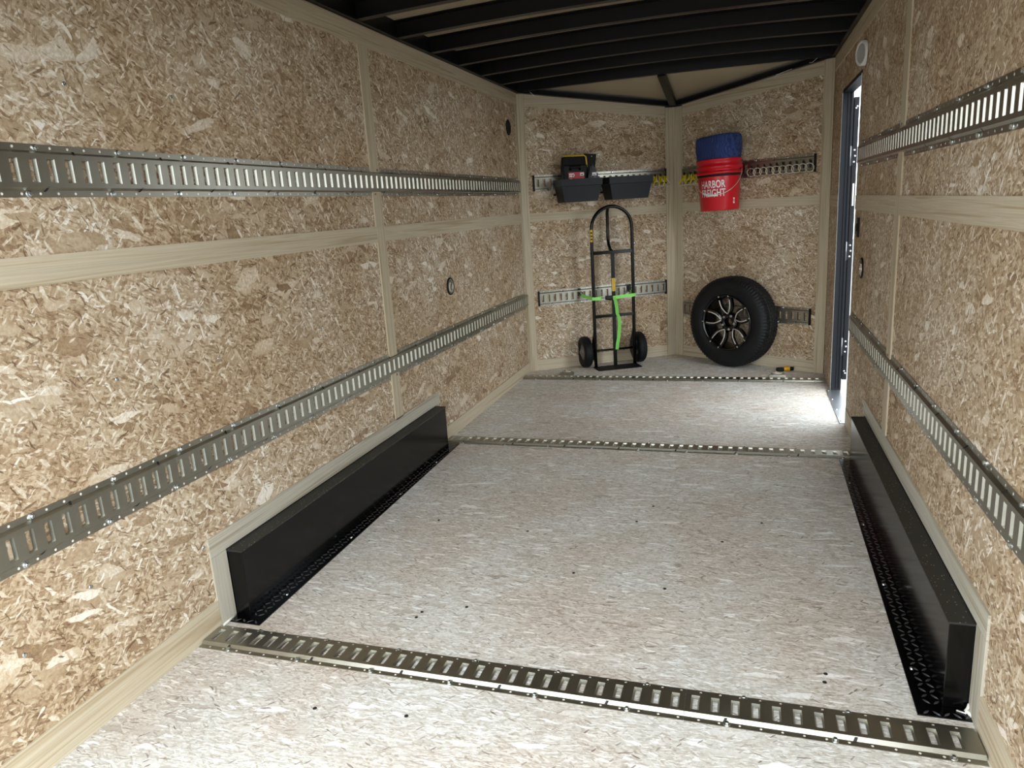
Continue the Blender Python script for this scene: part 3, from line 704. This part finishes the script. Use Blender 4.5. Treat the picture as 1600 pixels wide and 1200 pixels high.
for i in range(5):
    a = math.radians(97+72*i); d = Vector((math.cos(a), 0, math.sin(a))); q = Vector((-math.sin(a), 0, math.cos(a)))
    for s in (-1, 1):
        path = [(.066, .001, -.058), (.088, .021, -.066), (.114, .036, -.074), (.147, .043, -.081), (.176, .044, -.087), (.204, .042, -.091)]
        wid = [.014, .020, .020, .018, .017, .018]
        vs = []; fs = []
        for k2, (r, o, h) in enumerate(path):
            c = d*r + q*s*(o-.0); w2 = wid[k2]
            # body lies beside the silver edge, away from the window
            e1 = c - q*s*.003; e2 = c + q*s*w2
            for P_, hh in ((e1, h), (e2, h+.004), (e2, h+.032), (e1, h+.028)): vs.append((P_.x, hh, P_.z))
        for k2 in range(len(path)-1):
            for z4 in range(4): fs.append((k2*4+z4, k2*4+(z4+1) % 4, k2*4+4+(z4+1) % 4, k2*4+4+z4))
        fs += [(3, 2, 1, 0), tuple(len(vs)-4+z4 for z4 in range(4))]
        spk = MB().add(vs, fs).build('spoke', 'rim_black', sw)
        strip = []
        pth = path[:5]
        for r, o, h in pth: strip.append((d*r + q*s*o) + Vector((0, h-.0012, 0)))
        MB().tube([p[:] for p in strip], .0042, 6, flat=(1, 1)).build('silver_edge', 'machined', spk)
        r, o, h = path[5]; c = d*(r-.001) + q*s*o
        MB().tube([(c-d*.005+Vector((0, h-.006, 0)))[:], (c+d*.006+Vector((0, h-.006, 0)))[:]], .0040, 6).build('silver_tip', 'machined', spk)

# ------------------------------------------------------------------ red bucket, blanket
BT, BO = .566, .187
bk = thing('bucket', 'red plastic bucket with white lettering hung on the nose wall rail', 'bucket', st_vr(BT, BO, 1.205) @ Matrix.Rotation(math.radians(-1.5), 4, 'Y') @ Matrix.Rotation(.38, 4, 'Z'))
def brad(z): return .140 + (.158-.140)*z/.365
bm_ = MB(); bm_.lathe([(0, 0), (.134, 0), (.140, .006), (brad(.24), .24), (brad(.262), .262), (.166, .263), (.167, .280), (brad(.283), .283), (brad(.30), .300), (.168, .302), (.170, .322), (.162, .325), (.162, .355), (.166, .357), (.168, .366), (.162, .370), (.154, .368), (.152, .30), (.136, .01), (0, .008)], 56)
body = bm_.build('bucket_body', 'red', bk)
MB().lathe([(brad(.25)+.004, .246), (brad(.25)+.006, .250), (brad(.26)+.006, .266), (brad(.26)+.002, .270)], 48, closed=True).build('bungee_band', 'black_matte', bk)
hd = [(.168*math.cos(a), -.168*abs(math.sin(a))*1.02-.004, .285-.174*math.sin(a)**.8) for a in [PI*i/28 for i in range(0, 29)] if True]
hd = [(x, y, z) for x, y, z in hd]
hdl = MB().tube(hd, .0022, 6).build('wire_handle', 'chrome', bk)
MB().tube(hd[13:20], .0075, 10).build('handle_grip', 'white', hdl)
for s in (-1, 1): MB().lathe([(.012, 0), (.012, s*.008), (0, s*.009)], 14, 'x', (s*.164, -.004, .285)).build('handle_ear', 'red', bk)
def text_mesh(txt, size, bold=.02):
    cu = bpy.data.curves.new('lettering', 'FONT'); cu.body = txt; cu.size = size; cu.align_x = 'CENTER'; cu.offset = bold*size; cu.extrude = 0.0; cu.space_character = 1.04
    ob = bpy.data.objects.new('lettering_tmp', cu); COL.objects.link(ob)
    dg = bpy.context.evaluated_depsgraph_get(); me = bpy.data.meshes.new_from_object(ob.evaluated_get(dg))
    bpy.data.objects.remove(ob); bpy.data.curves.remove(cu)
    bm = bmesh.new(); bm.from_mesh(me); bmesh.ops.triangulate(bm, faces=bm.faces[:]); bmesh.ops.subdivide_edges(bm, edges=[e for e in bm.edges if e.calc_length() > size*.25], cuts=2)
    bm.to_mesh(me); bm.free()
    return me
def wrap_text(txt, size, z, width, a0, parent, name):
    me = text_mesh(txt, size)
    xs = [v.co.x for v in me.vertices]; sc = width/(max(xs)-min(xs)); x0 = (max(xs)+min(xs))/2
    for v in me.vertices:
        zz = z+v.co.y; r = brad(zz)+.0016; a = a0 + (v.co.x-x0)*sc/r
        v.co = (r*math.sin(a), -r*math.cos(a), zz)
    me.materials.append(M['white_print']); return link(name, me, parent)
wrap_text('HARBOR', .074, .166, .190, -.13, body, 'lettering')
wrap_text('FREIGHT', .074, .104, .190, -.13, body, 'lettering')
for i, (z0, z1) in enumerate(((.045, .058), (.064, .070), (.074, .086))):
    r = brad(z0)+.0015; vs = []
    for a in (.95, 1.05): vs += [(r*math.sin(a), -r*math.cos(a), z0), (r*math.sin(a), -r*math.cos(a), z1)]
    MB().add(vs, [(0, 2, 3, 1)]).build('small_print', 'white_print', body)
bl = thing('moving_blanket', 'folded blue quilted blanket standing in the red bucket', 'blanket', st_vr(BT, BO, 1.205) @ Matrix.Rotation(math.radians(-1.5), 4, 'Y'))
def sell(z, sx, sy, p=3.4, n=44, wob=.0):
    out = []
    for i in range(n):
        a = 2*PI*i/n; c, s_ = math.cos(a), math.sin(a)
        k_ = (abs(c)**p+abs(s_)**p)**(-1/p)
        out.append((sx*k_*c, sy*k_*s_, z+wob*c))
    return out
vs = []; fs = []; n = 44
rings = [(.02, .118, .118, 2, 0), (.30, .142, .140, 2.2, 0), (.37, .149, .140, 2.6, 0), (.44, .153, .135, 3.4, .0), (.515, .153, .128, 3.6, .006), (.532, .148, .122, 3.6, .006), (.538, .135, .108, 3.4, .006), (.526, .126, .100, 3.2, .006)]
for z, sx, sy, p, wb_ in rings: vs += sell(z, sx, sy, p, n, wb_)
for r_ in range(len(rings)-1):
    for i in range(n): fs.append((r_*n+i, r_*n+(i+1) % n, r_*n+n+(i+1) % n, r_*n+n+i))
fs.append(tuple(reversed(range(n))))
fs.append(tuple((len(rings)-1)*n+i for i in range(n)))
MB().add(vs, fs, 0, True).build('quilted_cloth', 'quilt', bl)
sp_ = [((.118-.0085*i/4)*math.cos(i*PI/12), (.094-.0075*i/4)*math.sin(i*PI/12), .530) for i in range(0, 60)]
MB().ribbon(sp_, (0, 0, 1), .014, .006).build('folded_edge', 'quilt', bl)

# ------------------------------------------------------------------ bins and their contents
def bin_(label, t0, t1):
    w = t1-t0; b = thing('storage_bin', label, 'bin', st_vl((t0+t1)/2, .012, 1.335), 'black bins on the nose wall rail')
    hw_ = w/2; d0, d1 = .002, .185; hB = .172
    def lay(z, k, dd): return [(-hw_+k, -dd, z), (hw_-k, -dd, z), (hw_-k, -d0, z), (-hw_+k, -d0, z)]
    vs = lay(0, .034, d1-.02) + lay(.118, .010, d1-.004) + lay(.120, .002, d1+.006) + lay(hB, 0, d1+.008) + lay(hB, .006, d1+.002) + lay(.012, .040, d1-.026)
    fs = [(3, 2, 1, 0)]
    for r_ in range(5):
        for k_ in range(4): fs.append((r_*4+k_, r_*4+(k_+1) % 4, r_*4+4+(k_+1) % 4, r_*4+4+k_))
    fs.append((20, 21, 22, 23))
    MB().add(vs, fs).build('bin_body', 'bin', b)
    for s in (-1, 1):
        x = s*(hw_-.002)
        h = MB().tube([(x-s*.004, -.02, .150), (x+s*.018, -.022, .146), (x+s*.020, -.024, .075), (x-s*.008, -.02, .066)], .0055, 8).build('rail_hook', 'zinc', b)
        MB().box((x-.006, -.03, .055), (x+.010, -.002, .070), 0, .003).build('hook_foot', 'black_matte', h)
    return b
bin_('charcoal plastic bin holding a tool case, on the left nose wall rail', .262, .602)
bin_('low charcoal plastic bin with nothing showing above its rim, nearer the nose point', .658, 1.030)
cs = thing('tool_case', 'black soft tool case with red label and yellow edge standing in the left bin', 'tool case', st_vl(.413, .082, 1.352))
MB().box((-.098, -.045, 0), (.098, .035, .262), 0, .010).build('case_body', 'case', cs)
MB().hexa([(-.094, -.030, .255), (.092, -.030, .255), (.092, .03, .255), (-.094, .03, .255), (-.090, -.020, .322), (.088, -.020, .322), (.088, .026, .322), (-.090, .026, .322)]).build('case_flap', 'black_matte', cs)
MB().tube([(-.092, -.026, .330), (.078, -.026, .330), (.093, -.030, .318), (.097, -.034, .240)], .006, 8).build('yellow_piping', 'label_yellow', cs)
MB().tube([(-.045, -.046, .225), (-.040, -.056, .242), (.030, -.056, .242), (.036, -.046, .225)], .010, 8).build('grip', 'black_matte', cs)
lab = MB().box((-.062, -.0475, .148), (.068, -.0450, .206)).build('red_label', 'label_red', cs)
for x0, x1, z0, z1 in ((-.056, -.042, .186, .198), (-.040, -.028, .186, .198), (-.056, -.030, .170, .182), (.034, .066, .178, .201), (-.052, -.034, .152, .160)):
    MB().box((x0, -.0480, z0), (x1, -.0475, z1)).build('label_mark', 'white_print', lab)
MB().add([(-.026, -.0481, .170), (-.019, -.0481, .170), (-.011, -.0481, .184), (-.019, -.0481, .198), (-.026, -.0481, .198), (-.018, -.0481, .184)], [(0, 1, 2, 5), (5, 2, 3, 4)]).build('label_arrow', 'white_print', lab)
MB().box((.042, -.0484, .183), (.056, -.0480, .190)).build('label_window', 'black_matte', lab)
pk = thing('tall_black_pouch', 'tall black pouch standing behind the tool case in the left bin', 'pouch', st_vl(.562, .060, 1.352))
MB().hexa([(-.044, -.030, 0), (-.006, -.030, 0), (-.006, .024, 0), (-.044, .024, 0), (-.046, -.014, .345), (.047, -.014, .338), (.047, .010, .338), (-.050, .010, .345)]).build('pouch_body', 'black_matte', pk)
MB().lathe([(.004, -.016), (.004, -.018), (0, -.018)], 8, 'y', (.006, 0, .322)).build('rivet', 'white', pk)
pg = thing('small_package', 'crumpled grey plastic package with a white tag in the left bin', 'package', st_vl(.545, .152, 1.352))
bmk = bmesh.new(); bmesh.ops.create_icosphere(bmk, subdivisions=3, radius=1)
for vtx in bmk.verts:
    k_ = 1+.16*math.sin(vtx.co.x*9+2*vtx.co.z*7)*math.cos(vtx.co.y*8); vtx.co = Vector((vtx.co.x*.040*k_, vtx.co.y*.024*k_, .125+vtx.co.z*.120*k_))
MB().bm(bmk, 0, False).build('wrapper', 'package', pg)
MB().box((-.018, -.030, .172), (.018, -.027, .196)).build('white_tag', 'white_print', pg)
MB().box((-.012, -.0305, .176), (.006, -.030, .180)).build('tag_print', 'black_matte', pg)

# ------------------------------------------------------------------ ring fittings on the nose rails
def clip_parts(o, m):
    MB().box((-.0085, -.024, .006), (.0085, .026, .015), 0, .002).build('spring_clip', m, o)
    MB().box((-.0065, .014, .013), (.0065, .030, .019), 0, .002).build('clip_tongue', m, o)
ring_me = MB().tube([(.030*math.cos(a), .030*math.sin(a), 0) for a in [2*PI*i/28 for i in range(28)]], .0032, 6, closed=True).mesh('ring', 'chrome')
NTH = ('first', 'second', 'third', 'fourth', 'fifth', 'sixth', 'seventh', 'eighth', 'ninth', 'tenth')
for i in range(10):
    t = .090 + PT*(12.5+i)
    o = thing('ring_fitting', 'steel ring hanging from the rail right of the red bucket, %s from the bucket' % NTH[i], 'rail ring', on_vr(t, 1.488, .0), 'plain steel rail rings')
    clip_parts(o, 'notch')
    link('ring', ring_me, o, Matrix.Translation((.0, -.022, .024)) @ Matrix.Rotation(.25, 4, 'X') @ Matrix.Rotation(.2+.1*math.sin(i*2.1), 4, 'Y'))
def delta(o, ang):
    pts = [(0, .002, .020), (-.014, -.024, .030), (-.027, -.046, .036), (-.020, -.054, .038), (.020, -.054, .038), (.027, -.046, .036), (.014, -.024, .030)]
    MB().tube(pts, .0034, 8, closed=True).build('delta_ring', 'chrome', o)
    MB().tube([(.001, .004, .021), (-.014, -.023, .031), (-.027, -.047, .037)], .0048, 8).build('yellow_sleeve', 'yellow', o)
    MB().hexa([(-.016, -.026, .010), (.016, -.026, .010), (.016, -.026, .020), (-.016, -.026, .020), (-.013, .018, .008), (.013, .018, .008), (.013, .018, .014), (-.013, .018, .014)]).build('yellow_strap', 'yellow', o)
for i, t in enumerate((1.135, 1.185, 1.228)):
    o = thing('yellow_ring_fitting', 'yellow strapped triangular ring left of the nose point, %s' % ('next to the low bin', 'middle one', 'nearest the point')[i], 'rail ring', on_vl(t, 1.482, .006), 'yellow rail rings')
    clip_parts(o, 'notch'); delta(o, 0); o.scale = (1.18, 1.18, 1.18)
for i, t in enumerate((.118, .178, .222, .275)):
    o = thing('yellow_ring_fitting', 'yellow strapped triangular ring right of the nose point, %s' % ('nearest the point', 'second from the point', 'third from the point', 'touching the red bucket')[i], 'rail ring', on_vr(t, 1.478, .006), 'yellow rail rings')
    clip_parts(o, 'notch'); delta(o, 0); o.scale = (1.18, 1.18, 1.18)

# ------------------------------------------------------------------ small tool on the floor
tl = thing('small_tool', 'small yellow and black hand tool lying on the floor by the spare wheel', 'tool', Matrix.Translation((1.968, 5.668, 0)) @ Matrix.Rotation(.12, 4, 'Z'))
MB().lathe([(0, -.02), (.017, -.02), (.018, -.012), (.018, .022), (0, .024)], 16, 'x', (.012, 0, .018)).build('yellow_body', 'amber', tl)
MB().lathe([(0, 0), (.015, 0), (.016, .006), (.015, .026), (0, .026)], 16, 'x', (.036, 0, .018)).build('black_end', 'black_matte', tl)
MB().box((-.062, -.020, 0), (-.006, .018, .028), 0, .008).build('black_head', 'black_matte', tl)
